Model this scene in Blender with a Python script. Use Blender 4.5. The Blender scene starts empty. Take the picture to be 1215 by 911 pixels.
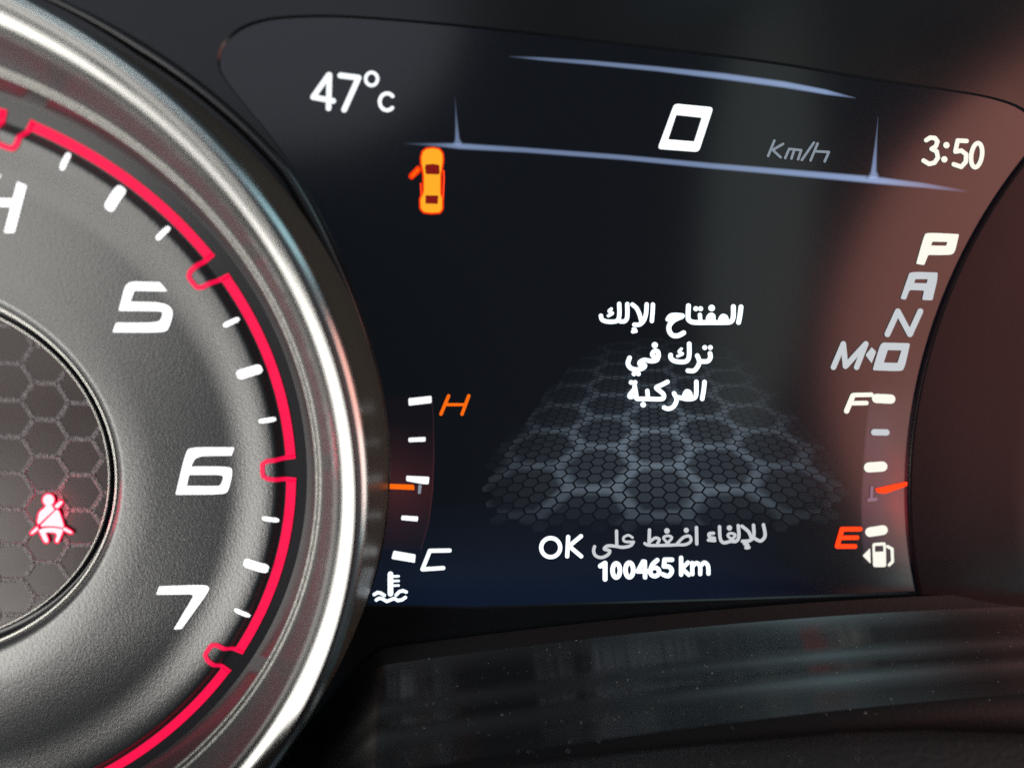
import bpy, math, random
from mathutils import Matrix, Vector
from mathutils.geometry import tessellate_polygon

random.seed(7)
sc = bpy.context.scene
COL = sc.collection
S = 0.1                 # one design unit = 0.1 m
BASE = Vector((0, 0, 0.95))
sc.render.engine = 'CYCLES'
sc.cycles.use_denoising = False
sc.cycles.max_bounces = 8
sc.cycles.sample_clamp_indirect = 6
sc.view_settings.view_transform = 'Standard'
sc.view_settings.look = 'None'
sc.view_settings.exposure = 0
sc.view_settings.gamma = 1

# ---------------------------------------------------------------- camera
# design space: x right, y up, z out of the cluster face; the face is z = 0, the lens is at z = 1
F, W, H = 700.0, 1215.0, 911.0
CAMM = Matrix(((0.9884129562, 0.0371363675, 0.1471758069),
               (-0.0231964170, 0.9951758707, -0.0953252988),
               (-0.1500058471, 0.0908068090, 0.9845061550)))

def wv(p):              # design space -> metres
    return Vector((p[0], -p[2], p[1])) * S

def wpos(p):
    return wv(p) + BASE

cd = bpy.data.cameras.new('camera')
cam = bpy.data.objects.new('camera', cd)
COL.objects.link(cam)
cd.sensor_width = 36
cd.lens = 36 * F / W
cd.clip_start = 0.002
cd.clip_end = 50
ax = [Vector((CAMM[i][0], -CAMM[i][2], CAMM[i][1])) for i in range(3)]
m = Matrix.Identity(4)
for i in range(3):
    for r in range(3):
        m[r][i] = ax[i][r]
m.translation = wpos((0, 0, 1))
cam.matrix_world = m
cd.dof.use_dof = True
cd.dof.focus_distance = 1.06 * S
cd.dof.aperture_fstop = 5.5
sc.camera = cam

def at(px, py, h=0.0):  # the point of the photograph on the plane z = h
    d = Vector(((px - W / 2) / F, -(py - H / 2) / F, -1))
    d = CAMM.transposed() @ d
    t = (1 - h) / (-d.z)
    return Vector((d.x * t, d.y * t, h))

# ---------------------------------------------------------------- light
world = bpy.data.worlds.new('World')
sc.world = world
world.use_nodes = True
bg = world.node_tree.nodes['Background']
bg.inputs[0].default_value = (0.75, 0.88, 1.0, 1)
bg.inputs[1].default_value = 0.12

def area(name, pos, target, w, h, L, color):
    ld = bpy.data.lights.new(name, 'AREA')
    ld.shape = 'RECTANGLE'
    ld.size, ld.size_y = w * S, h * S
    ld.energy = math.pi * w * h * S * S * L
    ld.color = color
    o = bpy.data.objects.new(name, ld)
    COL.objects.link(o)
    o.location = wpos(pos)
    o.rotation_euler = (wpos(target) - wpos(pos)).to_track_quat('-Z', 'Y').to_euler()
    return o

area('side_window_light', (-2.05, -1.10, 1.0), (-0.3, -0.3, 0), 1.7, 1.0, 10.0, (1.0, 0.965, 0.90))
area('front_window_light', (-2.0, 0.30, 1.75), (-0.5, -0.1, 0), 1.45, 1.4, 4.2, (1.0, 0.96, 0.885))
area('windscreen_light', (2.6, 3.2, 1.9), (0.3, -0.2, 0), 3.2, 1.4, 1.35, (0.62, 0.93, 1.0))
area('side_glass_light', (3.0, -0.95, 1.15), (-0.2, -0.2, 0.1), 1.6, 1.6, 1.4, (0.50, 1.0, 0.98))
veil = area('added_veil_glow', (1.75, 0.55, 2.0), (0.6, 0.1, 0), 0.55, 2.3, 0.5, (0.88, 1.0, 0.90))  # added unseen lamp, only to lay a grey-green veil over the display
veil.data.shape = 'ELLIPSE'
roof = area('roof_glow', (-1.6, 2.5, 3.6), (0, 0.2, 0), 4.0, 2.6, 0.75, (0.85, 0.88, 1.0))
roof.data.shape = 'ELLIPSE'
red = area('red_cloth_glow', (3.9, 0.0, 1.9), (0.9, 0.0, 0), 2.95, 3.8, 2.5, (1.0, 0.38, 0.30))
red.data.shape = 'ELLIPSE'

# ---------------------------------------------------------------- materials
def mat(name, base, rough=0.5, metal=0.0, spec=0.5, emit=None, es=0.0, coat=0.0, bump=None, mottle=None):
    """bump = (scale, strength, distance, stretch); mottle = (scale, amount) varies the roughness"""
    M = bpy.data.materials.new(name)
    M.use_nodes = True
    nt = M.node_tree
    b = nt.nodes['Principled BSDF']
    b.inputs['Base Color'].default_value = (*base, 1)
    b.inputs['Roughness'].default_value = rough
    b.inputs['Metallic'].default_value = metal
    b.inputs['Specular IOR Level'].default_value = spec
    b.inputs['Coat Weight'].default_value = coat
    b.inputs['Coat Roughness'].default_value = 0.08
    if emit:
        b.inputs['Emission Color'].default_value = (*emit, 1)
        b.inputs['Emission Strength'].default_value = es
    tc = None
    if bump or mottle:
        tc = nt.nodes.new('ShaderNodeTexCoord')
    if bump:
        mp = nt.nodes.new('ShaderNodeMapping')
        mp.inputs['Scale'].default_value = bump[3]
        nz = nt.nodes.new('ShaderNodeTexNoise')
        nz.inputs['Scale'].default_value = bump[0]
        nz.inputs['Detail'].default_value = 2.0
        bp = nt.nodes.new('ShaderNodeBump')
        bp.inputs['Strength'].default_value = bump[1]
        bp.inputs['Distance'].default_value = bump[2]
        nt.links.new(tc.outputs['Object'], mp.inputs['Vector'])
        nt.links.new(mp.outputs['Vector'], nz.inputs['Vector'])
        nt.links.new(nz.outputs['Fac'], bp.inputs['Height'])
        nt.links.new(bp.outputs['Normal'], b.inputs['Normal'])
    if mottle:
        n2 = nt.nodes.new('ShaderNodeTexNoise')
        n2.inputs['Scale'].default_value = mottle[0]
        n2.inputs['Detail'].default_value = 5.0
        mr = nt.nodes.new('ShaderNodeMapRange')
        mr.inputs['From Min'].default_value = 0.3
        mr.inputs['From Max'].default_value = 0.7
        mr.inputs['To Min'].default_value = max(0.02, rough - mottle[1])
        mr.inputs['To Max'].default_value = rough + mottle[1]
        nt.links.new(tc.outputs['Object'], n2.inputs['Vector'])
        nt.links.new(n2.outputs['Fac'], mr.inputs['Value'])
        nt.links.new(mr.outputs['Result'], b.inputs['Roughness'])
    return M

def lit(name, color, strength):
    """a lit mark: a display pixel area or a backlit cut-out"""
    M = bpy.data.materials.new(name)
    M.use_nodes = True
    nt = M.node_tree
    nt.nodes.remove(nt.nodes['Principled BSDF'])
    e = nt.nodes.new('ShaderNodeEmission')
    e.inputs[0].default_value = (*color, 1)
    e.inputs[1].default_value = strength
    nt.links.new(e.outputs[0], nt.nodes['Material Output'].inputs['Surface'])
    return M

def lit_attr(name):
    """display picture whose colour is stored per corner; added over the dark panel behind"""
    M = bpy.data.materials.new(name)
    M.use_nodes = True
    nt = M.node_tree
    nt.nodes.remove(nt.nodes['Principled BSDF'])
    a = nt.nodes.new('ShaderNodeAttribute')
    a.attribute_name = 'display'
    e = nt.nodes.new('ShaderNodeEmission')
    t = nt.nodes.new('ShaderNodeBsdfTransparent')
    ad = nt.nodes.new('ShaderNodeAddShader')
    nt.links.new(a.outputs['Color'], e.inputs[0])
    nt.links.new(e.outputs[0], ad.inputs[0])
    nt.links.new(t.outputs[0], ad.inputs[1])
    nt.links.new(ad.outputs[0], nt.nodes['Material Output'].inputs['Surface'])
    return M

MAT = dict(
    dial=mat('grained_dial', (0.018, 0.020, 0.023), 0.32, spec=0.95, bump=(3600, 0.34, 0.00012, (1.0, 1.0, 0.6))),
    dial_edge=mat('smooth_dial_edge', (0.020, 0.019, 0.022), 0.3),
    hub=mat('hub_disc', (0.022, 0.012, 0.014), 0.3, spec=0.28, mottle=(60, 0.06)),
    lattice=mat('grainy_lattice', (0.10, 0.09, 0.095), 0.5, bump=(2600, 1.0, 0.0005, (1, 1, 1))),
    hub_metal=mat('hub_metal', (0.36, 0.355, 0.335), 0.30, 1.0),
    hub_groove=mat('hub_groove', (0.012, 0.012, 0.016), 0.12),
    wall=mat('bezel_wall', (0.022, 0.021, 0.024), 0.28, coat=0.3),
    ridge=mat('brushed_ridge', (0.15, 0.15, 0.143), 0.42, 0.9, bump=(2500, 0.4, 0.0002, (1, 1, 1))),
    wall2=mat('satin_bezel_wall', (0.085, 0.084, 0.090), 0.36, 0.7, mottle=(90, 0.06)),
    chrome=mat('satin_chrome', (0.185, 0.185, 0.183), 0.19, 1.0, mottle=(70, 0.04)),
    groove=mat('bezel_groove', (0.05, 0.053, 0.057), 0.35, 0.4),
    trim=mat('grey_trim', (0.52, 0.60, 0.60), 0.20, 1.0),
    skirt=mat('dark_skirt', (0.050, 0.058, 0.048), 0.38, bump=(1200, 0.15, 0.0002, (1, 1, 1))),
    white=mat('white_numeral', (0.8, 0.8, 0.8), 0.5, emit=(0.93, 0.95, 1.0), es=1.0),
    red=mat('red_line', (0.35, 0.004, 0.03), 0.5, spec=0.15, emit=(1.0, 0.005, 0.072), es=0.82),
    mask=mat('piano_black', (0.006, 0.0075, 0.009), 0.2, spec=0.32, mottle=(25, 0.05)),
    lipgloss=mat('glossy_black_lip', (0.006, 0.007, 0.008), 0.24, spec=0.6, mottle=(80, 0.05)),
    rim=mat('satin_black_rim', (0.012, 0.006, 0.008), 0.22, spec=0.12, mottle=(25, 0.05)),
    lcd=mat('display_glass', (0.003, 0.003, 0.004), 0.155, spec=0.45, emit=(0.0006, 0.0016, 0.0032), es=1.0),
    ledge=mat('glossy_ledge', (0.006, 0.0065, 0.007), 0.23, spec=1.0, mottle=(30, 0.02)),
    lip=mat('grained_trim', (0.008, 0.0085, 0.009), 0.55, bump=(1300, 0.6, 0.0003, (1, 1, 1))),
    apron=mat('matt_black_edge', (0.005, 0.005, 0.006), 0.6, spec=0.15, bump=(1300, 0.3, 0.0002, (1, 1, 1))),
    dust=mat('dust', (0.55, 0.53, 0.5), 0.9),
    lcd_white=lit('display_white', (0.93, 0.98, 1.0), 1.15),
    lcd_warm=lit('display_warm_white', (1.0, 0.98, 0.86), 1.0),
    lcd_grey=lit('display_grey', (0.78, 0.82, 0.86), 0.75),
    lcd_text=lit('display_text', (0.80, 0.90, 0.96), 1.5),
    lcd_dim=lit('display_dim', (0.40, 0.47, 0.55), 0.6),
    lcd_pink=lit('display_pink', (0.30, 0.17, 0.22), 1.0),
    orange=lit('display_orange', (1.0, 0.155, 0.006), 1.0),
    orange2=lit('display_orange_glow', (1.0, 0.045, 0.004), 0.95),
    amber=lit('display_amber', (1.0, 0.43, 0.022), 1.0),
    darkred=lit('display_dark_red', (0.22, 0.010, 0.008), 1.0),
    redlcd=lit('display_red', (1.0, 0.045, 0.008), 1.7),
    belt=lit('warning_white', (1.0, 0.80, 0.86), 1.2),
    beltred=lit('warning_red', (1.0, 0.006, 0.06), 1.6),
    picture=lit_attr('display_picture'),
)

# ---------------------------------------------------------------- object helpers
def thing(name, label, cat, origin):
    o = bpy.data.objects.new(name, None)
    COL.objects.link(o)
    o.location = wpos(origin)
    o.empty_display_size = 0.01
    o['label'] = label
    o['category'] = cat
    o['o'] = list(origin)
    return o

def root_of(o):
    while o.parent:
        o = o.parent
    return o

def obj(name, verts, faces, material, parent=None, label=None, smooth=False, colors=None, origin=None):
    """one mesh object; verts in design space"""
    if parent:
        org = Vector(root_of(parent)['o'])
    else:
        org = Vector(origin or (0, 0, 0))
    me = bpy.data.meshes.new(name)
    me.from_pydata([wv(Vector(v) - org) for v in verts], [], faces)
    me.update()
    if smooth:
        for p in me.polygons:
            p.use_smooth = True
    if colors:
        at_ = me.color_attributes.new('display', 'FLOAT_COLOR', 'POINT')
        for i, c in enumerate(colors):
            at_.data[i].color = (*c, 1)
    me.materials.append(MAT[material])
    o = bpy.data.objects.new(name, me)
    COL.objects.link(o)
    if parent:
        o.parent = parent
    else:
        o.location = wpos(org)
        o['o'] = list(org)
    if label:
        o['label'] = label
    return o

class MB:
    """collects flat shapes drawn in photograph pixels on the plane z = h (or draped by fn)"""
    def __init__(s, h=0.0, fn=None):
        s.v, s.f, s.h, s.fn, s.n = [], [], h, fn, 0
    def P(s, p, lift=0.0):
        return s.fn(p[0], p[1], lift) if s.fn else at(p[0], p[1], s.h + lift)
    def poly(s, outer, holes=(), lift=0.0):
        loops = [list(outer)] + [list(x) for x in holes]
        flat = [p for l in loops for p in l]
        tris = tessellate_polygon([[Vector((p[0], p[1], 0)) for p in l] for l in loops])
        n = len(s.v)
        s.v += [s.P(p, lift) for p in flat]
        for t in tris:
            a, b, c = (flat[i] for i in t)
            cr = (b[0] - a[0]) * (c[1] - a[1]) - (b[1] - a[1]) * (c[0] - a[0])
            s.f.append(tuple(n + i for i in (t if cr < 0 else t[::-1])))
    def disc(s, c, r, lift=0.0, n=18):
        s.poly([(c[0] + r * math.cos(2 * math.pi * k / n), c[1] + r * math.sin(2 * math.pi * k / n)) for k in range(n)], (), lift)
    def stroke(s, pts, w, cap=True, lift=0.0):
        for a, b in zip(pts[:-1], pts[1:]):
            dx, dy = b[0] - a[0], b[1] - a[1]
            L = math.hypot(dx, dy) or 1
            nx, ny = -dy / L * w / 2, dx / L * w / 2
            s.n += 1
            s.poly([(a[0] + nx, a[1] + ny), (b[0] + nx, b[1] + ny), (b[0] - nx, b[1] - ny), (a[0] - nx, a[1] - ny)], (), lift + 1e-6 * s.n)
        for i, p in enumerate(pts):
            if cap or 0 < i < len(pts) - 1:
                s.n += 1
                s.disc(p, w / 2, lift + 1e-6 * s.n, 14)
    def build(s, name, material, parent=None, label=None, origin=None):
        return obj(name, s.v, s.f, material, parent, label, origin=origin)

def rnd(pts, r, n=4):
    """polygon with its corners rounded by about r pixels"""
    out = []
    k = len(pts)
    for i in range(k):
        p0, p, p1 = pts[i - 1], pts[i], pts[(i + 1) % k]
        rr = p[2] if len(p) > 2 else r
        a = Vector((p0[0] - p[0], p0[1] - p[1])); b = Vector((p1[0] - p[0], p1[1] - p[1]))
        ra = min(rr, a.length * 0.45); rb = min(rr, b.length * 0.45)
        if rr <= 0:
            out.append((p[0], p[1])); continue
        A = Vector(p[:2]) + a.normalized() * ra; B = Vector(p[:2]) + b.normalized() * rb; C = Vector(p[:2])
        for j in range(n + 1):
            t = j / n
            q = A * (1 - t) ** 2 + C * 2 * t * (1 - t) + B * t * t
            out.append((q.x, q.y))
    return out

def grow(pts, d):
    """polygon moved outwards by d pixels"""
    k = len(pts)
    ar = sum(pts[i][0] * pts[(i + 1) % k][1] - pts[(i + 1) % k][0] * pts[i][1] for i in range(k))
    sg = 1 if ar > 0 else -1
    out = []
    for i in range(k):
        p0, p, p1 = pts[i - 1], pts[i], pts[(i + 1) % k]
        n = Vector((0, 0))
        for a, b in ((p0, p), (p, p1)):
            e = Vector((b[0] - a[0], b[1] - a[1]))
            if e.length > 1e-6:
                e.normalize(); n += Vector((e.y, -e.x)) * sg
        if n.length > 1e-6:
            n.normalize()
        out.append((p[0] + n.x * d, p[1] + n.y * d))
    return out

def px(pts, x0, y0, s):     # crop coordinates -> photograph pixels
    return [(x0 + p[0] / s, y0 + p[1] / s) + tuple(p[2:]) for p in pts]

def oval(c, rx, ry, n=28, a0=0, a1=360, tilt=0):
    o = []
    for k in range(n + 1):
        a = math.radians(a0 + (a1 - a0) * k / n)
        x, y = rx * math.cos(a), ry * math.sin(a)
        o.append((c[0] + x - y * tilt, c[1] + y))
    return o

def lathe(name, prof, material, parent, c, seg=360, a0=0.0, a1=360.0, smooth=True, label=None):
    """profile of (radius, height) turned round the axis through c"""
    v, f = [], []
    full = abs(a1 - a0) >= 359.9
    n = seg if full else seg + 1
    for k in range(n):
        a = math.radians(a0 + (a1 - a0) * k / seg)
        for r, h in prof:
            v.append((c[0] + r * math.cos(a), c[1] + r * math.sin(a), h))
    m_ = len(prof)
    for k in range(seg):
        k2 = (k + 1) % n
        for i in range(m_ - 1):
            f.append((k * m_ + i, k * m_ + i + 1, k2 * m_ + i + 1, k2 * m_ + i))
    return obj(name, v, f, material, parent, label, smooth)

def arc_prof(p0, p1, bulge, n=8):
    """profile from p0 to p1 bowed to the left of its direction"""
    a, b = Vector(p0), Vector(p1)
    d = b - a
    nrm = Vector((-d.y, d.x)) * bulge
    return [tuple(a + d * t + nrm * 4 * t * (1 - t)) for t in (k / n for k in range(n + 1))]

# ---------------------------------------------------------------- tachometer
TC = (-0.7748, -0.2562, 0.0)
tach = thing('tachometer', 'round rev counter with grained grey dial and red rim line inside a chrome ring', 'gauge', (TC[0], TC[1], -0.03))

def dial_h(r):
    if r < 0.31:
        t = (r - 0.293) / 0.017
        return -0.016 + 0.016 * math.sin(max(0, min(1, t)) * math.pi / 2)
    if r < 0.462 or r > 0.556:
        return 0.0 if r < 0.5 else 0.003
    if r < 0.541:
        t = (r - 0.462) / 0.079
        return 0.0135 * t * t * (3 - 2 * t) * (0.55 + 0.45 * t)
    t = (r - 0.541) / 0.015
    return 0.003 + 0.0105 * (1 - t * t * (3 - 2 * t))

rs = [0.293 + 0.017 * k / 6 for k in range(7)] + [0.36, 0.42, 0.455] + [0.462 + 0.079 * k / 20 for k in range(21)] + [0.541 + 0.015 * k / 10 for k in range(1, 11)]
lathe('dial_face', [(r, dial_h(r)) for r in rs], 'dial', tach, TC, 360)
lathe('dial_rim', [(0.556, 0.003), (0.575, 0.003), (0.5895, 0.003)], 'dial_edge', tach, TC)

def drape(x, y, lift):
    h = 0.0
    for _ in range(4):
        p = at(x, y, h)
        h = dial_h(math.hypot(p.x - TC[0], p.y - TC[1]))
    return at(x, y, h + lift)

def pol(r, a, lift):
    a = math.radians(a)
    return Vector((TC[0] + r * math.cos(a), TC[1] + r * math.sin(a), dial_h(r) + lift))

LIFT = 0.0012
def ang(v):                 # dial angle of a rev number
    return 71.6 - (v - 4) * 34.95

def tick(v, r0, r1, hw):
    vv, ff = [], []
    n = 12
    for k in range(n + 1):
        r = r0 + (r1 - r0) * k / n
        e = min(k, n - k) / n * (r1 - r0)
        w = hw * min(1, 0.55 + 0.45 * e / 0.004) if e < 0.004 else hw
        da = math.degrees(w / r)
        for sg in (-1, 1):
            q = pol(r, ang(v) + sg * da, LIFT)
            if r > 0.539:
                q.z = dial_h(0.539) + LIFT
            vv.append(q)
    for k in range(n):
        ff.append((2 * k, 2 * k + 2, 2 * k + 3, 2 * k + 1))
    return obj('tick_mark', vv, ff, 'white', tach)

for n_ in range(4, 7):
    tick(n_ + 0.25, 0.525, 0.552, 0.0036)
    tick(n_ + 0.5, 0.511, 0.552, 0.0074)
    tick(n_ + 0.75, 0.525, 0.552, 0.0036)

# red line with a square notch at every numeral
def band(vv, ff, path, w):
    """ribbon of half width w along dial points (r, angle), draped"""
    P = [Vector((r * math.cos(math.radians(a)), r * math.sin(math.radians(a)))) for r, a in path]
    n = len(vv)
    for i, p in enumerate(P):
        d0 = (P[i] - P[i - 1]) if i else (P[1] - P[0])
        d1 = (P[i + 1] - P[i]) if i < len(P) - 1 else d0
        d0, d1 = d0.normalized(), d1.normalized()
        n0 = Vector((-d0.y, d0.x)); n1 = Vector((-d1.y, d1.x))
        mm = (n0 + n1).normalized()
        k = 1 / max(0.5, mm.dot(n0))
        for sg in (1, -1):
            q = p + mm * sg * w[i] * k
            r = q.length
            vv.append(Vector((TC[0] + q.x, TC[1] + q.y, dial_h(r) + LIFT)))
    for i in range(len(P) - 1):
        ff.append((n + 2 * i, n + 2 * i + 1, n + 2 * i + 3, n + 2 * i + 2))

vv, ff = [], []
TH = 1.85               # half the notch, degrees
for n_ in range(3, 8):
    a = ang(n_)
    b = ang(n_ + 1)
    if n_ == 7:
        b = ang(8) + 2
    w0 = 0.0077
    path = [(0.5645, a - TH - 0.02 + (b + TH - a + TH + 0.04) * k / 40) for k in range(41)]
    band(vv, ff, path, [w0] * 41)
    # notch at numeral n_ + 1: thin line in, along and out
    if n_ < 7:
        c = ang(n_ + 1)
        wn = 0.0036
        pth = [(0.5725 - 0.05 * k / 14, c + TH + 0.12 - 0.45 * k / 14) for k in range(13)]
        pth += [(0.5225, c + TH - 0.75), (0.5215, c + TH - 1.2)]
        pth += [(0.5215, c - TH + 1.2), (0.5225, c - TH + 0.75)]
        pth += [(0.5725 - 0.05 * k / 14, c - TH - 0.12 + 0.45 * k / 14) for k in range(12, -1, -1)]
        band(vv, ff, pth, [wn] * len(pth))
obj('red_line', vv, [tuple(reversed(f)) for f in ff], 'red', tach)

def numeral(outer, holes=(), r=1.2):
    mb = MB(LIFT)
    mb.poly(rnd(outer, r), [rnd(h_, r) for h_ in holes])
    return mb.build('numeral', 'white', tach)

numeral([(22, 211), (33.5, 213), (17, 276), (5, 276), (13, 245.5), (-35, 244), (-33, 236), (-8, 206), (3, 206), (-20, 235.3), (15.5, 236)])
numeral(px([(600, 425, 10), (826, 430), (812, 470), (637, 467), (617, 521), (778, 524, 40), (826, 560, 40), (800, 650, 25), (775, 665, 25), (536, 664), (551, 621), (748, 621, 20), (768, 600, 25), (775, 565, 30), (735, 563, 20), (564, 562)], 0, 228, 4), (), 0.8)
numeral(px([(905, 298, 25), (1112, 299), (1099, 337), (930, 339, 12), (905, 390), (1085, 390, 30), (1106, 405, 30), (1085, 505, 25), (1060, 521, 25), (834, 522), (882, 320, 25)], 0, 456, 4),
        [px([(897, 428), (1052, 428, 8), (1062, 440, 8), (1050, 475, 8), (1040, 483, 8), (885, 482)], 0, 456, 4)], 0.8)
numeral(px([(756, 50), (975, 42, 20), (994, 55, 20), (985, 80, 14), (862, 250), (825, 253), (925, 86, 6), (742, 88)], 0, 683, 4), (), 0.8)

# hub: groove, two bright rings, disc with hexagon lattice
lathe('hub_ring', [(0.2899, -0.0155)] + [(0.2925 + 0.0026 * math.cos(t), -0.0145 + 0.0026 * math.sin(t)) for t in (math.pi * k / 8 for k in range(8, -1, -1))], 'hub_metal', tach, TC, label='outer bright ring round the gauge centre')
lathe('hub_groove', [(0.2899, -0.0155), (0.2870, -0.034), (0.2790, -0.034), (0.2772, -0.029)], 'hub_groove', tach, TC)
lathe('hub_ring', [(0.2739, -0.029)] + [(0.2755 + 0.0016 * math.cos(t), -0.0265 + 0.0020 * math.sin(t)) for t in (math.pi * k / 8 for k in range(8, -1, -1))] + [(0.2771, -0.03)], 'hub_metal', tach, TC, label='thin inner bright ring round the gauge centre')
HUBH = -0.029
hub = lathe('hub_disc', [(0.0005, HUBH), (0.1, HUBH), (0.2, HUBH), (0.2745, HUBH)], 'hub', tach, TC, 180)

# hexagon lattice as thin raised strips
hx0 = at(96, 584, HUBH); hx1 = at(96, 541.6, HUBH)
V_ = (hx1 - hx0).length * 0.995
dirv = (hx1 - hx0).normalized()
diru = Vector((dirv.y, -dirv.x, 0))
side = V_ / math.sqrt(3)
vv, ff = [], []
seen = set()
for i in range(-16, 8):
    for j in range(-16, 17):
        cc = hx0 + diru * (1.5 * side * i) + dirv * (V_ * (j + 0.5 * (i % 2)))
        cs = [cc + diru * side * math.cos(math.radians(60 * k)) + dirv * side * math.sin(math.radians(60 * k)) for k in range(6)]
        for k in range(6):
            a, b = cs[k], cs[(k + 1) % 6]
            key = (round((a.x + b.x) * 2000), round((a.y + b.y) * 2000))
            if key in seen:
                continue
            if any(math.hypot(p.x - TC[0], p.y - TC[1]) > 0.273 for p in (a, b)):
                ra = math.hypot(a.x - TC[0], a.y - TC[1]); rb = math.hypot(b.x - TC[0], b.y - TC[1])
                if ra > 0.273 and rb > 0.273:
                    continue
                if ra > rb:
                    a, b = b, a; ra, rb = rb, ra
                t = (0.273 - ra) / (rb - ra)
                b = a + (b - a) * t
            seen.add(key)
            d = (b - a).normalized() * 0.0
            nn = Vector((-(b - a).y, (b - a).x, 0)).normalized() * 0.0042
            lo = len(vv)
            z = Vector((0, 0, 0.0012))
            for q in (a + d, b - d):
                vv += [q + nn + Vector((0, 0, 0.0001)), q + nn * 0.55 + z, q - nn * 0.55 + z, q - nn + Vector((0, 0, 0.0001))]
            for q in range(3):
                ff.append((lo + q, lo + q + 1, lo + 5 + q, lo + 4 + q))
obj('hexagon_lattice', vv, ff, 'lattice', hub)

# seat belt warning light
Q = lambda pts: px(pts, 0, 560, 7.594)
pieces = [
    oval((57.5, 593.0), 6.6, 6.8, 24)[:-1],
    rnd(Q([(338, 440), (350, 360, 40), (400, 325, 20), (412, 300), (470, 300), (478, 322), (492, 336), (352, 466), (340, 466)]), 1),
    rnd(Q([(508, 338), (532, 348, 14), (572, 478), (568, 500), (478, 484, 30), (372, 488), (366, 478)]), 1),
    rnd(Q([(488, 308), (543, 254, 16), (572, 268, 16), (518, 328)]), 1),
    rnd(Q([(348, 522), (390, 505), (470, 497, 30), (562, 512), (566, 530), (530, 618, 14), (518, 634, 12), (494, 626, 12), (522, 545, 16), (415, 540, 16), (412, 555), (440, 620, 12), (418, 636, 12), (398, 628, 12)]), 1),
    rnd(Q([(270, 548, 10), (335, 488), (346, 516), (285, 562, 10)]), 1),
    rnd(Q([(570, 498), (590, 500), (656, 540, 10), (642, 556, 10), (568, 522)]), 1),
]
mb = MB(HUBH + 0.0030)
for k, p in enumerate(pieces):
    mb.poly(grow(p, 1.8), (), 2e-5 * k)
wl = mb.build('seat_belt_light', 'beltred', tach, 'glowing red seat belt warning symbol')
mb = MB(HUBH + 0.0036)
for p in pieces:
    mb.poly(p)
mb.build('figure', 'belt', wl)
for dx, dy in ((-2, -18), (0, -2), (0, 14)):
    pl = bpy.data.lights.new('warning_glow', 'POINT')
    pl.energy = 0.0006
    pl.color = (1.0, 0.03, 0.10)
    pl.shadow_soft_size = 0.0006
    po = bpy.data.objects.new('warning_glow', pl)
    COL.objects.link(po)
    po.location = wpos(at(59 + dx, 616 + dy, HUBH + 0.014))

# bezel: dark wall, bright ridge, satin wall, chrome band, groove, outer trim, skirt
lathe('inner_wall', arc_prof((0.5895, 0.003), (0.6085, 0.040), -0.02), 'wall', tach, TC)
lathe('ridge_ring', [(0.6085, 0.040), (0.6100, 0.0435), (0.6125, 0.0450), (0.6155, 0.0448), (0.6185, 0.0455), (0.6205, 0.0480)], 'ridge', tach, TC)
lathe('satin_wall', arc_prof((0.6205, 0.0480), (0.6480, 0.1245), -0.05, 10), 'wall2', tach, TC)
chrome_prof = [(0.6480, 0.1245)] + arc_prof((0.6487, 0.1275), (0.6850, 0.1600), 0.085, 14)
lathe('chrome_ring', chrome_prof + [(0.6868, 0.1590)], 'chrome', tach, TC)
lathe('ring_groove', [(0.6868, 0.1590), (0.6878, 0.1540), (0.6905, 0.1525)], 'groove', tach, TC)
lathe('outer_trim', [(0.6905, 0.1525), (0.6925, 0.1528), (0.6945, 0.1518), (0.6970, 0.1500), (0.6990, 0.1480), (0.7004, 0.1455), (0.7010, 0.1420)], 'trim', tach, TC)
lathe('ring_skirt', [(0.7010, 0.1420), (0.7035, 0.1200), (0.7085, 0.0950), (0.7137, 0.0690), (0.7190, 0.0350), (0.7240, -0.02)], 'skirt', tach, TC)

# ---------------------------------------------------------------- display screen
disp = thing('display_screen', 'wide dark display between the dials showing Arabic message, speed, gear letters and side gauges', 'display', (0.4, 0.0, -0.02))
ZL = 0.0
ol = [(TC[0] + 0.665 * math.cos(math.radians(t)), TC[1] + 0.665 * math.sin(math.radians(t))) for t in range(-22, 61, 4)]
ol = ol + [(-0.46, 0.56), (1.35, 0.56), (1.35, -0.505)]
n = len(ol)
vv = [(p[0], p[1], ZL) for p in ol] + [(p[0], p[1], -0.02) for p in ol]
ff = [t if (Vector(ol[t[1]]) - Vector(ol[t[0]])).cross(Vector(ol[t[2]]) - Vector(ol[t[0]])) > 0 else t[::-1] for t in (tuple(q) for q in tessellate_polygon([[Vector((p[0], p[1], 0)) for p in ol]]))]
ff += [tuple(n + q for q in reversed(t)) for t in ff] + [(i, n + i, n + (i + 1) % n, (i + 1) % n) for i in range(n)]
obj('panel', vv, ff, 'lcd', disp)
Z1, Z2, Z3 = 0.0010, 0.0014, 0.0018

# dividing lines and arches with soft ends
def wash(name, rows, parent):
    """rows of (points, colours): a strip grid in photograph pixels with colours at its points"""
    v, f, c = [], [], []
    n = len(rows[0][0])
    for pts, cols in rows:
        for p, k in zip(pts, cols):
            v.append(at(p[0], p[1], Z1)); c.append(k)
    for i in range(len(rows) - 1):
        for j in range(n - 1):
            f.append((i * n + j, i * n + j + 1, (i + 1) * n + j + 1, (i + 1) * n + j))
    return obj(name, v, f, 'picture', parent, None, colors=c)

BL = (0.18, 0.245, 0.40)
def sc_(c, k):
    return tuple(x * k for x in c)

def line_strip(name, pts, half, inten, color=BL):
    rows = []
    for (x, y), hw, k in zip(pts, half, inten):
        rows.append(([(x, y - hw), (x, y - hw * 0.35), (x, y + hw * 0.35), (x, y + hw)], [sc_(color, 0.0), sc_(color, k), sc_(color, k), sc_(color, 0.0)]))
    return wash(name, rows, disp)

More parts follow.
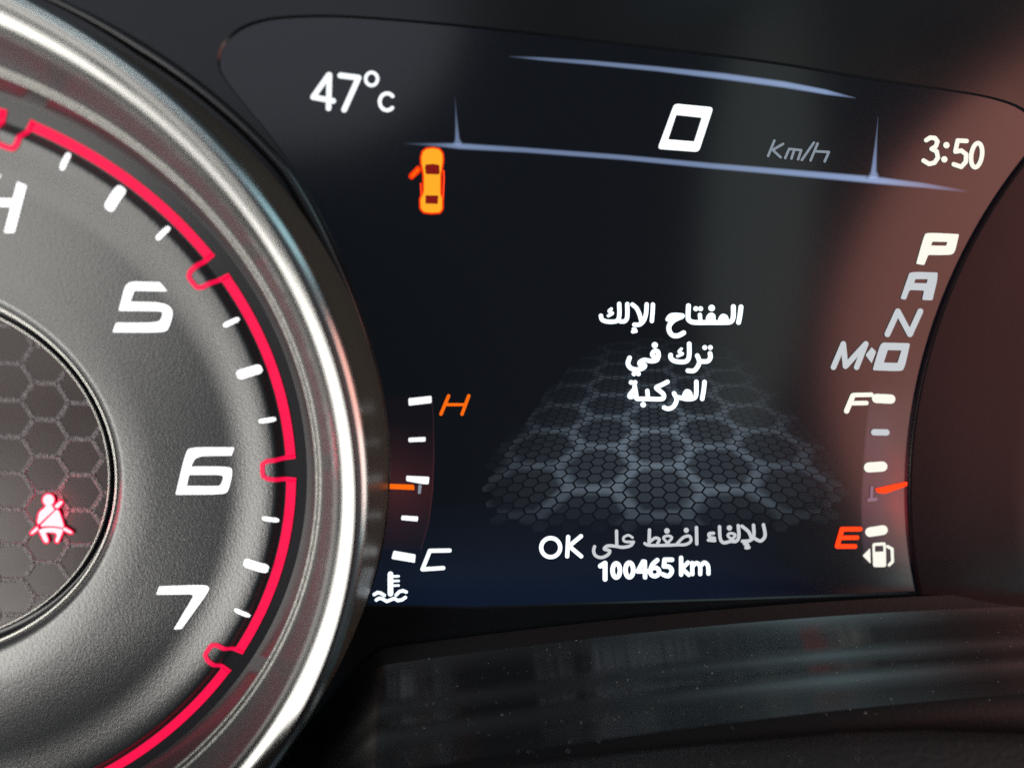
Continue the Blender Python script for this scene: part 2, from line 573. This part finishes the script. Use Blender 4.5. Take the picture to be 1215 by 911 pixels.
line_strip('divider_line', [(478, 170.8), (500, 171.4), (522, 172.2), (545, 173.5), (620, 178), (740, 187), (845, 197), (950, 206), (1040, 214), (1095, 220), (1150, 227)],
           [1.5, 2, 3, 4.5, 4, 4, 4.5, 5, 5.5, 4, 2], [0, 0.25, 0.6, 1.0, 0.75, 0.8, 0.9, 1.1, 1.35, 0.8, 0])
line_strip('arch_line', [(604, 67.5), (640, 70), (700, 74.5), (780, 82), (860, 91), (930, 100.5), (980, 109.5), (1015, 116.5)],
           [1, 2.5, 3.5, 4, 5, 5, 4, 1], [0.1, 0.55, 0.75, 0.85, 1.1, 1.2, 1.2, 0.2])
for (x0, y0, x1, y1, w, k) in ((540, 116, 543, 172, 5, 0.75), (1042, 138, 1036, 212, 6, 1.05)):
    rows = []
    for t in (0, 0.2, 0.45, 0.7, 0.88, 1.0):
        ww = w * (0.12 + 0.75 * t ** 1.6 + (0.7 * (t > 0.95)))
        cx, cy = x0 + (x1 - x0) * t, y0 + (y1 - y0) * t
        rows.append(([(cx - ww, cy), (cx - ww * 0.3, cy), (cx + ww * 0.3, cy), (cx + ww, cy)], [sc_(BL, 0), sc_(BL, k * (0.1 + t)), sc_(BL, k * (0.1 + t)), sc_(BL, 0)]))
    wash('divider_fin', rows, disp)

rows = []
for y, k in ((585, 0), (640, 0.35), (690, 0.9), (724, 1.0)):
    rows.append(([(430, y), (520, y), (700, y), (860, y), (1000, y)], [sc_((0.003, 0.007, 0.019), k * q) for q in (0.6, 1, 1, 0.8, 0.0)]))
_z = Z1; Z1 = 0.0005
wash('blue_haze_picture', rows, disp)
Z1 = _z
# floor of hexagon cells
vv, ff, cc = [], [], []
VX, VY, KZ = 765.0, 284.0, 461.0
SB = 0.181
sa = SB / 5.2
def big_edge(u, w):
    """distance to the nearest edge of the large hexagons (side SB), 0 on the edge"""
    best = []
    h3 = math.sqrt(3) * SB
    i0 = round(u / (1.5 * SB))
    for i in (i0 - 1, i0, i0 + 1):
        off = 0.5 * (i % 2)
        j0 = round(w / h3 - off)
        for j in (j0 - 1, j0, j0 + 1):
            best.append((u - 1.5 * SB * i, w - h3 * (j + off)))
    def hd(p):
        x, y = abs(p[0]), abs(p[1])
        return max(y, y * 0.5 + x * math.sqrt(3) / 2)
    d = sorted(hd(p) for p in best)
    return (d[1] - d[0]) / 2
for i in range(-26, 27):
    for j in range(18, 70):
        u = 1.5 * sa * i
        w = math.sqrt(3) * sa * (j + 0.5 * (i % 2))
        D = KZ / w
        x, y = VX + u * D, VY + D
        if not (580 < x < 1000 and 392 < y < 636):
            continue
        half = 222 - 0.80 * max(0, 565 - y) - 0.5 * max(0, y - 600)
        ex = (x - 785) / half
        fade = max(0, 1 - abs(ex) ** 1.55)
        fb = min(1, max(0, (630 - y) / 48)) ** 1.1
        ft = min(1, max(0, (y - 390) / 130)) ** 1.4
        k = fade * fb * ft
        if k < 0.03:
            continue
        var = random.uniform(0.92, 1.08)
        def shade(uu, w2):
            e = big_edge(uu + 0.2126, w2 - 2.031)
            ln = max(0, min(1, (1.15 - e / sa) / 0.75))
            ln = ln * ln * (3 - 2 * ln)
            b = (0.033 + 0.105 * ln) * k * var
            return (b * 0.76, b * 0.98, b * 1.22)
        n = len(vv)
        rr = sa * 0.87
        vv.append(at(x, y, Z1)); cc.append(shade(u, w))
        for q in range(6):
            uu = u + rr * math.cos(math.radians(60 * q)); w2 = w + rr * math.sin(math.radians(60 * q))
            D2 = KZ / w2
            vv.append(at(VX + uu * D2, VY + D2, Z1)); cc.append(shade(uu, w2))
        for q in range(6):
            ff.append((n, n + 1 + q, n + 1 + (q + 1) % 6))
obj('hexagon_floor', vv, [tuple(reversed(f)) for f in ff], 'picture', disp, colors=cc)

# temperature, speed, unit, clock
C_ = lambda pts: px(pts, 350, 70, 4.795)
mb = MB(Z2)
mb.stroke(C_([(192, 92), (103, 218), (218, 240)]), 6.6)
mb.stroke(C_([(196, 92), (191, 282)]), 6.6)
mb.stroke(C_([(258, 95), (362, 108), (280, 290)]), 6.8)
mb.stroke(C_(oval((436, 115), 34, 37, 24)), 4.2)
mb.stroke(C_(oval((524, 245), 42, 48, 20, 45, 318)), 4.6)
mb.build('temperature_readout', 'lcd_white', disp)
mb = MB(Z2)
mb.poly(rnd(px([(768, 492), (955, 510), (885, 723), (688, 708)], 608, 0, 4), 5), [rnd(px([(778, 547), (898, 560), (862, 672), (740, 662)], 608, 0, 4), 1.0)])
mb.build('speed_readout', 'lcd_white', disp)
C_ = lambda pts: px(pts, 900, 130, 4.05)
mb = MB(Z2)
for st in ([(76, 150), (46, 224)], [(118, 166), (68, 195), (106, 230)], [(128, 234), (147, 190), (205, 196), (190, 240)], [(172, 194), (158, 236)], [(266, 160), (208, 243)], [(284, 164), (250, 245)], [(268, 201), (338, 205), (318, 250)]):
    mb.stroke(C_(st), 3.0)
mb.build('unit_label', 'lcd_dim', disp)
mb = MB(Z2)
mb.stroke(C_([(806, 148), (825, 136), (848, 138), (860, 155), (852, 178), (832, 190), (856, 202), (862, 232), (846, 256), (820, 262), (793, 246)]), 5.4)
mb.disc(C_([(903, 172)])[0], 3.8); mb.disc(C_([(893, 240)])[0], 3.8)
mb.stroke(C_([(1000, 152), (957, 150), (946, 203), (975, 198), (998, 216), (996, 252), (974, 276), (938, 264)]), 5.4)
mb.stroke(C_(oval((1048, 220), 26, 58, 24, tilt=0.12)), 5.4)
mb.build('clock_readout', 'lcd_warm', disp)

# gear letters
gear = MB(Z2)
C_ = lambda pts: px(pts, 970, 270, 5.06)
gear.poly(rnd(C_([(655, 30, 20), (850, 40), (825, 150, 20), (800, 166, 14), (665, 165), (640, 226), (592, 218), (640, 48, 14)]), 1.5), [rnd(C_([(690, 85), (780, 87), (772, 110), (682, 108)]), 0.6)])
gear_o = gear.build('gear_selector', 'lcd_warm', disp, 'brightest gear letter P of the column')
mb = MB(Z2)
mb.poly(rnd(C_([(555, 265, 20), (722, 270), (718, 320), (690, 437), (628, 435), (640, 378), (553, 375), (530, 434), (498, 428), (545, 290, 10)]), 2), [rnd(C_([(588, 310), (662, 310), (655, 335), (580, 333)]), 0.6)])
mb.build('gear_letter', 'lcd_grey', gear_o)
mb = MB(Z2); mb.stroke(C_([(420, 640), (482, 503), (555, 640), (617, 503)]), 7.0); mb.build('gear_letter', 'lcd_grey', gear_o)
mb = MB(Z2); mb.stroke(C_([(96, 838), (155, 698), (168, 832), (290, 698), (235, 838)]), 6.6); mb.build('gear_letter', 'lcd_grey', gear_o)
mb = MB(Z2)
mb.poly(rnd(C_([(390, 690), (556, 694), (522, 850, 14), (495, 863, 14), (330, 856), (372, 712, 14)]), 2.5), [rnd(C_([(422, 735), (504, 737), (480, 812), (398, 810)]), 1)])
mb.build('gear_letter', 'lcd_grey', gear_o)
mb = MB(Z2); mb.poly(rnd(C_([(288, 765), (325, 718), (352, 745), (325, 815)]), 1)); mb.build('diamond', 'lcd_grey', gear_o)

# car with open door
C_ = lambda pts: px(pts, 470, 165, 9.11)
body = rnd(C_([(275, 200), (290, 140), (330, 110), (400, 102), (465, 115), (498, 160), (503, 230), (490, 320), (477, 390), (477, 600), (496, 640), (496, 755), (470, 792), (380, 798), (300, 788), (268, 750), (265, 650), (290, 600), (302, 560), (302, 400), (292, 330), (276, 260)]), 1.5)
wind = rnd(C_([(318, 278), (395, 270), (465, 282), (472, 372), (455, 384), (322, 380), (312, 310)]), 1)
rear = rnd(C_([(318, 610), (455, 612), (450, 702), (318, 698)]), 0.6)
door = rnd(C_([(236, 302), (258, 325), (252, 350), (170, 428), (148, 408), (154, 388)]), 0.8)
mb = MB(Z1)
mb.poly(grow(body, 2.1))
car = mb.build('car_symbol', 'orange2', disp, 'amber car outline seen from above with its left door open')
for g_ in (wind, rear):
    mb = MB(Z2 + 0.0001); mb.poly(g_); mb.build('window', 'darkred', car)
mb = MB(Z2); mb.poly(body, [wind, rear]); mb.build('body', 'amber', car)
mb = MB(Z1 + 0.0002); mb.poly(grow(door, 1.6)); d_ = mb.build('open_door', 'orange2', car)
mb = MB(Z2)
mb.stroke(C_([(236, 332), (175, 402)]), 2.2)
mb.build('door_stripe', 'orange', car)
mb = MB(Z2 + 0.0002)
mb.stroke(C_([(514, 345), (517, 420), (508, 640)]), 1.6); mb.stroke(C_([(266, 482), (271, 612)]), 1.4)
mb.build('closed_door', 'redlcd', car)

# Arabic message, hint line and odometer drawn with round-ended strokes
def flow(pts, n=5):
    """smooth curve through the points"""
    if len(pts) < 3:
        return pts
    P = [pts[0]] + list(pts) + [pts[-1]]
    out = []
    for i in range(1, len(P) - 2):
        a, b, c, d = P[i - 1], P[i], P[i + 1], P[i + 2]
        for k in range(n):
            t = k / n
            out.append(tuple(0.5 * (2 * b[q] + (c[q] - a[q]) * t + (2 * a[q] - 5 * b[q] + 4 * c[q] - d[q]) * t * t + (3 * b[q] - a[q] - 3 * c[q] + d[q]) * t ** 3) for q in (0, 1)))
    return out + [tuple(pts[-1][:2])]

def script(mb, x0, y0, k, w, strokes, dots=()):
    for st in strokes:
        ww = w
        if isinstance(st[0], (int, float)):
            ww, st = st[0], st[1:]
        mb.stroke(flow(px(list(st), x0, y0, k)), ww)
    for x, y, r in dots:
        mb.n += 1
        mb.disc((x0 + x / k, y0 + y / k), r / k, 1e-6 * mb.n)

mb = MB(Z2)
script(mb, 700, 350, 12.15, 5.2, [
    [(908, 138), (902, 260), (892, 375)],
    [(818, 135), (808, 270), (775, 370), (715, 425), (640, 428)], [(612, 138), (672, 190), (715, 280), (740, 375)],
    [4.0, (625, 490), (655, 500), (615, 530), (665, 522)],
    [(538, 130), (538, 310), (505, 375), (440, 382)],
    [(422, 128), (424, 290), (395, 368), (330, 385), (240, 382), (175, 355), (158, 300)],
    [3.8, (308, 200), (275, 235), (325, 262), (265, 300)]])
script(mb, 785, 350, 12.15, 5.9, [
    [(1145, 172), (1130, 290), (1110, 395)], [(1035, 168), (1032, 320), (995, 385), (900, 396), (700, 396), (480, 395), (405, 370), (382, 320), (388, 155)],
    [(935, 360), (920, 318), (880, 308), (850, 350)], [(740, 370), (742, 305), (705, 292), (672, 340), (690, 375)], [5.0, (552, 285), (560, 380)],
    [(92, 350), (135, 300), (220, 292), (300, 300)], [(290, 312), (180, 362), (112, 440), (112, 520), (160, 580), (240, 585), (318, 545)]],
    [(722, 188, 48), (494, 198, 37), (562, 198, 37), (888, 350, 56), (708, 340, 58)])
msg = mb.build('message_line', 'lcd_text', disp)
mb = MB(Z2)
script(mb, 735, 400, 10.125, 5.6, [
    [(1088, 195), (1092, 245), (1060, 288), (985, 292)], [(935, 222), (960, 290), (942, 350), (895, 402), (822, 402)],
    [(838, 80), (838, 215), (815, 280), (750, 298), (660, 285), (618, 250), (615, 215)], [3.6, (745, 140), (715, 175), (758, 200), (698, 228)],
    [(470, 230), (462, 175), (420, 168), (395, 205), (420, 240), (465, 235)], [(465, 215), (452, 270), (390, 288), (300, 275), (248, 300), (250, 330), (305, 338), (280, 372), (205, 390), (135, 370), (102, 315), (122, 248)]],
    [(1025, 125, 30), (1092, 125, 30), (425, 96, 38), (175, 440, 29), (228, 440, 29)])
mb.build('message_line', 'lcd_text', disp)
mb = MB(Z2)
script(mb, 740, 445, 11.57, 5.5, [
    [(1110, 95), (1098, 210), (1078, 325)], [(998, 92), (995, 265), (960, 318), (870, 328), (790, 312), (720, 295), (692, 250)], [(725, 300), (722, 365), (680, 435), (612, 462), (556, 445)],
    [(920, 300), (905, 240), (862, 225), (830, 285)], [(602, 92), (520, 135), (448, 172), (500, 220), (548, 265), (545, 315), (490, 330), (330, 326), (190, 326)], [5.2, (325, 215), (333, 315)],
    [(150, 150), (165, 230), (178, 320)], [5.0, (150, 185), (85, 265), (85, 300), (130, 295), (165, 285)]],
    [(268, 405, 39), (103, 100, 33), (156, 100, 33), (865, 290, 58)])
mb.build('message_line', 'lcd_text', disp)
mb = MB(Z2)
script(mb, 755, 610, 7.147, 4.1, [
    [(1078, 88), (1092, 180), (1055, 225), (1005, 205)], [(994, 92), (996, 180), (962, 222), (900, 228)], [(895, 100), (950, 145), (976, 200)], [(918, 250), (945, 258), (930, 282), (955, 280)],
    [(864, 95), (870, 185), (846, 228), (800, 228), (742, 240), (712, 205), (706, 105)], [3.2, (832, 225), (778, 185), (790, 162), (825, 164), (838, 182), (790, 228)], [(655, 160), (618, 165), (625, 195), (662, 202)], [(612, 218), (665, 222)],
    [(510, 112), (513, 250)], [3.6, (345, 250), (400, 195), (452, 185), (462, 228), (415, 256), (345, 258), (260, 262), (110, 262), (72, 246)], [3.2, (282, 258), (232, 205), (250, 184), (285, 184), (300, 204), (248, 258)],
    [(112, 132), (108, 240)], [3.6, (115, 232), (160, 200), (195, 212), (180, 246)]],
    [(790, 115, 23), (424, 135, 22), (260, 140, 24)])
script(mb, 635, 620, 8.679, 3.9, [[3.1, (1002, 152), (960, 128), (912, 152), (922, 192), (1012, 196)], [(1012, 198), (980, 236), (900, 252), (820, 240), (745, 238), (712, 270), (768, 288), (745, 332), (680, 358), (622, 338), (602, 290), (612, 245)], [(838, 85), (840, 225)]])
hint = mb.build('hint_line', 'lcd_grey', disp)
mb = MB(Z2)
C_ = lambda pts: px(pts, 635, 620, 8.679)
mb.stroke(C_(oval((160, 255), 98, 98, 30)), 5.0)
mb.stroke(C_([(340, 145), (330, 345)]), 5.0)
mb.stroke(C_([(472, 138), (350, 240), (474, 345)]), 5.0)
mb.build('key_name', 'lcd_text', hint)
mb = MB(Z2)
mb.stroke(C_([(672, 445), (720, 415), (720, 580)]), 5.8)
mb.stroke(C_(oval((835, 490), 38, 72, 26)), 5.6); mb.stroke(C_(oval((970, 485), 40, 74, 26)), 5.6)
mb.stroke(C_([(1112, 398), (1055, 500), (1155, 498)]), 5.2); mb.stroke(C_([(1128, 400), (1132, 560)]), 5.4)
C_ = lambda pts: px(pts, 755, 610, 7.147)
mb.stroke(flow(C_([(178, 388), (138, 425), (118, 475)])), 5.4); mb.stroke(C_(oval((156, 487), 38, 36, 24)), 5.4)
mb.stroke(C_([(303, 384), (240, 384), (234, 440)]), 5.4); mb.stroke(flow(C_([(234, 440), (280, 445), (302, 482), (272, 522), (225, 508)])), 5.4)
mb.stroke(C_([(380, 368), (380, 510)]), 5.2); mb.stroke(C_([(438, 408), (388, 460), (446, 512)]), 5.0)
mb.stroke(C_([(474, 412), (476, 506)]), 5.0); mb.stroke(flow(C_([(476, 440), (512, 412), (540, 440), (542, 506)])), 5.0); mb.stroke(flow(C_([(542, 440), (578, 408), (608, 438), (612, 502)])), 5.0)
mb.build('odometer_readout', 'lcd_text', disp)

# coolant gauge
arcL = [(513, 470), (515, 500), (515.5, 540), (514, 580), (509, 620), (500, 652)]
rows = []
for k, (x, y) in enumerate(arcL):
    g = math.exp(-((y - 580) / 48) ** 2)
    e = (0.016 + 0.03 * g, 0.006 + 0.004 * g, 0.008 + 0.003 * g)
    rows.append(([(440, y), (470, y), (x - 2, y), (x - 0.6, y), (x + 0.6, y)], [sc_(e, 0.7 * g + 0.05), sc_(e, 0.9 * g + 0.1), sc_(e, 0.5 * g + 0.1), sc_(e, 1.2), (0, 0, 0)]))
cool = wash('coolant_gauge', rows, disp)
def mark(name, pts, material, parent, r=1.6, z=Z2):
    mb = MB(z); mb.poly(rnd(pts, r)); return mb.build(name, material, parent)
G = lambda pts: px(pts, 304, 456, 4)
for q in ([(722, 66), (832, 54), (833, 88), (724, 101)], [(722, 253), (804, 249), (804, 271), (723, 274)],
          [(712, 433), (822, 438), (818, 474), (788, 472), (712, 458)], [(690, 621), (769, 626), (767, 650), (687, 643)], [(652, 788), (757, 806), (753, 846), (641, 827)]):
    mark('tick_mark', G(q), 'lcd_white', cool)
mark('tick_stem', G([(770, 475), (786, 476), (780, 520), (767, 519)]), 'lcd_dim', cool)
mark('pointer', [(444, 573.2), (491, 574.8), (492, 581.2), (444, 579.2)], 'orange', cool, 1.2)
mb = MB(Z2); mb.stroke([(532.3, 469.5), (523.2, 491.2)], 4.0); mb.stroke([(556.2, 469.5), (548.2, 491.2)], 4.0); mb.stroke([(527.5, 480), (552, 480)], 3.6)
mb.build('hot_letter', 'orange', cool)
mb = MB(Z2); mb.stroke([(533.5, 652.8), (510, 653.2), (501.2, 675.2), (526, 673.6)], 5.0); mb.build('cold_letter', 'lcd_white', cool)
mb = MB(Z2)
mb.stroke([(463.3, 681), (463.3, 704)], 6.6)
for y in (683.5, 689, 694.5):
    mb.stroke([(465, y), (473, y - 0.2)], 2.8)
for w_ in ([(444, 705), (448, 702.6), (452, 703.4), (456, 706)], [(470, 705.5), (474, 701.5), (478, 700.5), (482, 702)], [(446.5, 711.5), (450, 709.3), (454, 710.2), (459, 713.2), (464, 711), (468, 709.6), (472, 712.2), (477, 711.2), (481, 708.5)]):
    mb.stroke(w_, 4.0)
mb.build('thermometer_symbol', 'lcd_text', cool)

# fuel gauge
rows = []
for y, xl, xr in ((452, 1034, 1100), (480, 1031, 1096), (520, 1027, 1092), (560, 1024, 1088), (600, 1022, 1088), (640, 1023, 1090), (668, 1026, 1096)):
    g = math.exp(-((y - 588) / 34) ** 2)
    f_ = max(0.0, min(1, (y - 452) / 50, (690 - y) / 60))
    e = (0.040 * f_ + 0.035 * g, 0.028 * f_, 0.038 * f_)
    e2 = (0.022 * f_ + 0.16 * g, 0.013 * f_ + 0.006 * g, 0.014 * f_ + 0.010 * g)
    rows.append(([(xl - 1.5, y), (xl + 1.5, y), (xl + 22, y), (xl + 42, y), (xr, y)], [(0, 0, 0), e, e, e2, sc_(e2, 0.4)]))
fuel = wash('fuel_gauge', rows, disp)
def pill(c, l, h, rot, material, parent, name='tick_mark'):
    a = math.radians(rot); ux, uy = math.cos(a), math.sin(a)
    k = (l - h) / 2
    mb = MB(Z2); mb.stroke([(c[0] - ux * k, c[1] - uy * k), (c[0] + ux * k, c[1] + uy * k)], h)
    return mb.build(name, material, parent)
pill((1048.5, 473), 28, 11, 3, 'lcd_warm', fuel)
pill((1044.5, 512.8), 22, 7.5, 1, 'lcd_grey', fuel)
pill((1039, 553.8), 28, 12, -4, 'lcd_warm', fuel)
pill((1040, 629.8), 27, 11.5, -9, 'lcd_warm', fuel)
mb = MB(Z2); mb.stroke([(1034.5, 578), (1034, 592)], 3.2); mb.stroke([(1031, 593), (1039, 592)], 4.2); mb.build('tick_mark', 'lcd_pink', fuel, 'dim pink tick behind the red pointer')
mb = MB(Z2); mb.poly(rnd([(1038, 579.5), (1074, 571.5), (1078, 572), (1076, 576.5), (1050, 585.5), (1041, 584.5)], 2)); mb.build('pointer', 'redlcd', fuel)
mb = MB(Z2)
mb.stroke([(1013.5, 468.6), (1034, 468.2)], 5.4); mb.stroke([(1012, 469.5), (1004.5, 487.5)], 6.4); mb.stroke([(1009.5, 478.3), (1028, 478)], 5.4)
mb.build('full_letter', 'lcd_warm', fuel)
mb = MB(Z2)
mb.stroke([(999, 627.6), (1020.5, 627.4)], 5.4); mb.stroke([(999, 628), (993.5, 647.5)], 5.6); mb.stroke([(996, 637.8), (1017, 637.6)], 5.2); mb.stroke([(993.5, 648), (1014.5, 648)], 5.4)
mb.build('empty_letter', 'redlcd', fuel)
mb = MB(Z2)
mb.poly(rnd([(1035, 644), (1051, 643), (1051.5, 672.5), (1036, 672.5)], 3), [rnd([(1038, 647.5), (1048, 647), (1048.2, 654), (1038.2, 654.5)], 1)])
mb.stroke([(1053, 648), (1058.5, 651), (1059, 666), (1055, 670)], 3.6)
mb.poly(rnd([(1023.5, 659), (1032.5, 650), (1033, 668.5)], 1.2))
mb.build('fuel_pump_symbol', 'lcd_warm', fuel)

# ---------------------------------------------------------------- glossy black surround with the display opening
ZM = 0.0036
open_px = [(299, 136), (282, 115), (266, 94), (258.5, 79), (259.5, 61), (270, 44), (292, 29), (330, 20), (400, 18), (500, 25), (608, 35.5), (760, 53), (911, 72), (1030, 91.5), (1130, 106.5), (1181, 116), (1215, 129), (1240, 152)]
ops = [at(x, y, ZM) for x, y in flow(open_px, 4)]
def open_r(t):
    k = max(0.0, min(1.0, (t - 14) / 34))
    return 0.7225 + 0.041 * k * k * (1.6 - 0.6 * k)
lft = [Vector((TC[0] + open_r(t) * math.cos(math.radians(t)), TC[1] + open_r(t) * math.sin(math.radians(t)), ZM)) for t in range(-18, 49, 3)]
loop = lft + ops + [Vector((1.30, 0.40, ZM)), Vector((1.5, 0.3, ZM)), Vector((1.5, -0.4, ZM)), Vector((1.35, -0.488, ZM)), Vector((0.9, -0.491, ZM)), Vector((0.45, -0.491, ZM)), Vector((0.1, -0.491, ZM))]
cen = Vector((0.45, 0.0, ZM))
surv = thing('instrument_surround', 'glossy black panel framing the display above and around it', 'dashboard panel', (0.45, 0.8, 0))
circ = [Vector((TC[0] + 0.7185 * math.cos(math.radians(t)), TC[1] + 0.7185 * math.sin(math.radians(t)), ZM)) for t in range(0, 360, 3)]
rect = [Vector((-2.6, -1.7, ZM)), Vector((2.8, -1.7, ZM)), Vector((2.8, 1.3, ZM)), Vector((-2.6, 1.3, ZM))]
vv = rect + loop + circ
ff = []
for t in tessellate_polygon([rect, loop, circ]):
    p, q, r = (vv[i] for i in t)
    ff.append(tuple(t) if (q - p).cross(r - p).z > 0 else tuple(reversed(t)))
n = len(loop)
base = len(vv)
vv += [p + (cen - p).normalized() * 0.003 - Vector((0, 0, ZM - 0.0006)) for p in loop]
for i in range(n):
    j = (i + 1) % n
    ff.append((4 + i, 4 + j, base + j, base + i))
obj('frame', vv, ff, 'mask', surv)

vv, ff = [], []
for t in range(17, 83):
    k = max(0.02, min(1, (t - 17) / 14, (82 - t) / 20))
    rc = min(open_r(t), 0.752) - 0.0115 * k - 0.001
    for q in range(13):
        a = math.pi * q / 12
        r = rc + 0.0105 * k * math.cos(a)
        vv.append(Vector((TC[0] + r * math.cos(math.radians(t)), TC[1] + r * math.sin(math.radians(t)), ZM - 0.0005 + 0.010 * k * math.sin(a))))
for i in range(65):
    for q in range(12):
        ff.append((i * 13 + q, (i + 1) * 13 + q, (i + 1) * 13 + q + 1, i * 13 + q + 1))
obj('arched_lip', vv, [tuple(reversed(f)) for f in ff], 'lipgloss', surv, None, True)

# ---------------------------------------------------------------- bezel of the right-hand dial
RC = (1.8347, -0.1879, 0.0)
spd = thing('speedometer_bezel', 'dark glossy rim of the right-hand dial covering the display edge', 'gauge bezel', (RC[0], RC[1], 0))
lathe('rim_edge', [(0.9015, 0.0006), (0.9012, 0.0060), (0.8995, 0.0072), (0.8965, 0.0077)], 'rim', spd, RC, 240)
lathe('rim_face', [(0.8965, 0.0077), (0.80, 0.015), (0.70, 0.026), (0.60, 0.040), (0.45, 0.050), (0.2, 0.055), (0.001, 0.055)], 'rim', spd, RC, 240)

# ---------------------------------------------------------------- ledge under the display and trim in front of it
def smin(a, b, k=0.16):
    h_ = max(k - abs(a - b), 0) / k
    return min(a, b) - h_ * h_ * k * 0.25
def ledge_y(x):
    arch = -0.494 - 0.045 * (x - 1.10) ** 2
    dx = x + 0.7748
    if abs(dx) < 0.735:
        return smin(arch, -0.2562 - math.sqrt(0.735 ** 2 - dx * dx))
    return arch
RP = [(0.012, 0.002), (0.016, -0.010), (0.024, -0.021)]
LP = [(0.024, -0.0212), (0.036, -0.030), (0.055, -0.037), (0.080, -0.044), (0.100, -0.050), (0.1035, -0.0535), (0.125, -0.059), (0.145, -0.063), (0.1485, -0.067), (0.175, -0.073), (0.200, -0.081)]
AP = [(0.200, -0.0812), (0.212, -0.088), (0.222, -0.104), (0.228, -0.14), (0.231, -0.30)]
xs = [-0.74 + 0.02 * k for k in range(31)] + [-0.12 + 0.006 * k for k in range(21)] + [0.02 + 0.03 * k for k in range(60)]
def sweep(prof):
    vv, ff = [], []
    for x in xs:
        for z, dv in prof:
            vv.append(Vector((x, ledge_y(x) + dv, z)))
    k_ = len(prof)
    for i in range(len(xs) - 1):
        for j in range(k_ - 1):
            ff.append((i * k_ + j, i * k_ + j + 1, (i + 1) * k_ + j + 1, (i + 1) * k_ + j))
    return vv, ff
vv, ff = sweep(LP)
led = obj('lower_ledge', vv, ff, 'ledge', None, 'dusty glossy black ledge below the display catching streaked reflections', True, origin=(0.6, -0.55, 0.1))
uv = led.data.uv_layers.new(name='UVMap')
for l in led.data.loops:
    c_ = led.data.vertices[l.vertex_index].co
    uv.data[l.index].uv = (c_.x * 10, -c_.y * 10)
nt = MAT['ledge'].node_tree
tg = nt.nodes.new('ShaderNodeTangent'); tg.direction_type = 'UV_MAP'; tg.uv_map = 'UVMap'
bs = nt.nodes['Principled BSDF']
bs.inputs['Anisotropic'].default_value = 0.98
bs.inputs['Anisotropic Rotation'].default_value = 0.25
nt.links.new(tg.outputs[0], bs.inputs['Tangent'])
led['category'] = 'dashboard ledge'

vv, ff = sweep(AP)
obj('front_edge', vv, ff, 'apron', led, None, True)
vv, ff = sweep(RP)
obj('rear_edge', vv, ff, 'apron', led, None, True)

lip_px = [(-1100, 1480), (-600, 1235), (-200, 1075), (0, 1010), (200, 962), (400, 930), (600, 905), (850, 880), (1000, 867), (1100, 864), (1215, 868), (1400, 880)]
vv, ff = [], []
rowsn = 8
for x, y in lip_px:
    a = at(x, y, 0.27)
    for z, dv in ((-0.02, -0.10), (-0.004, -0.012), (0.0, -0.003), (0.006, 0.0), (0.03, -0.004), (0.10, -0.03), (0.20, -0.10), (0.26, -0.30)):
        vv.append(Vector((a.x, a.y + dv, 0.27 + z)))
for i in range(len(lip_px) - 1):
    for j in range(rowsn - 1):
        ff.append((i * rowsn + j, i * rowsn + j + 1, (i + 1) * rowsn + j + 1, (i + 1) * rowsn + j))
lipo = obj('lower_trim', vv, ff, 'lip', None, 'matt grained black trim in front of the glossy ledge at the bottom', True, origin=(0.6, -0.55, 0.36))
lipo['category'] = 'dashboard trim'

# ---------------------------------------------------------------- dust lying on ledge and trim
vv, ff = [], []
def speck(p, r):
    n0 = len(vv)
    el = random.uniform(0.6, 1.8)
    for d in ((el, 0, 0), (-el, 0, 0), (0, 0.7, 0), (0, -0.5, 0), (0, 0, 1), (0, 0, -1)):
        vv.append(p + Vector(d) * r)
    for t in ((0, 2, 4), (2, 1, 4), (1, 3, 4), (3, 0, 4), (2, 0, 5), (1, 2, 5), (3, 1, 5), (0, 3, 5)):
        ff.append(tuple(n0 + q for q in t))
def ledge_at(x, z):
    for (z0, d0), (z1, d1) in zip(LP[:-1], LP[1:]):
        if z0 <= z <= z1:
            return ledge_y(x) + d0 + (d1 - d0) * (z - z0) / (z1 - z0)
    return ledge_y(x) + LP[-1][1]
for _ in range(240):
    x = random.uniform(-0.02, 1.2); z = random.uniform(0.02, 0.222)
    speck(Vector((x, ledge_at(x, z) + 0.0004, z)), random.choice((0.0004, 0.0005, 0.0006, 0.0007, 0.0010)))
for _ in range(120):
    xx = random.uniform(620, 1215)
    yy = 905 - (xx - 600) * 0.1
    a = at(xx, 868 + max(0, (1000 - xx) * 0.09), 0.27)
    z = random.uniform(0.004, 0.045)
    speck(Vector((a.x, a.y - 0.002 - max(0, z - 0.03) * 0.4, 0.27 + z)), random.choice((0.0004, 0.0005, 0.0006)))
du = obj('dust', vv, ff, 'dust', None, 'pale dust specks scattered over the glossy ledge and trim', origin=(0.6, -0.55, 0.2))
du['category'] = 'dust'
du['kind'] = 'stuff'

for o in bpy.data.objects:
    if 'o' in o.keys():
        del o['o']
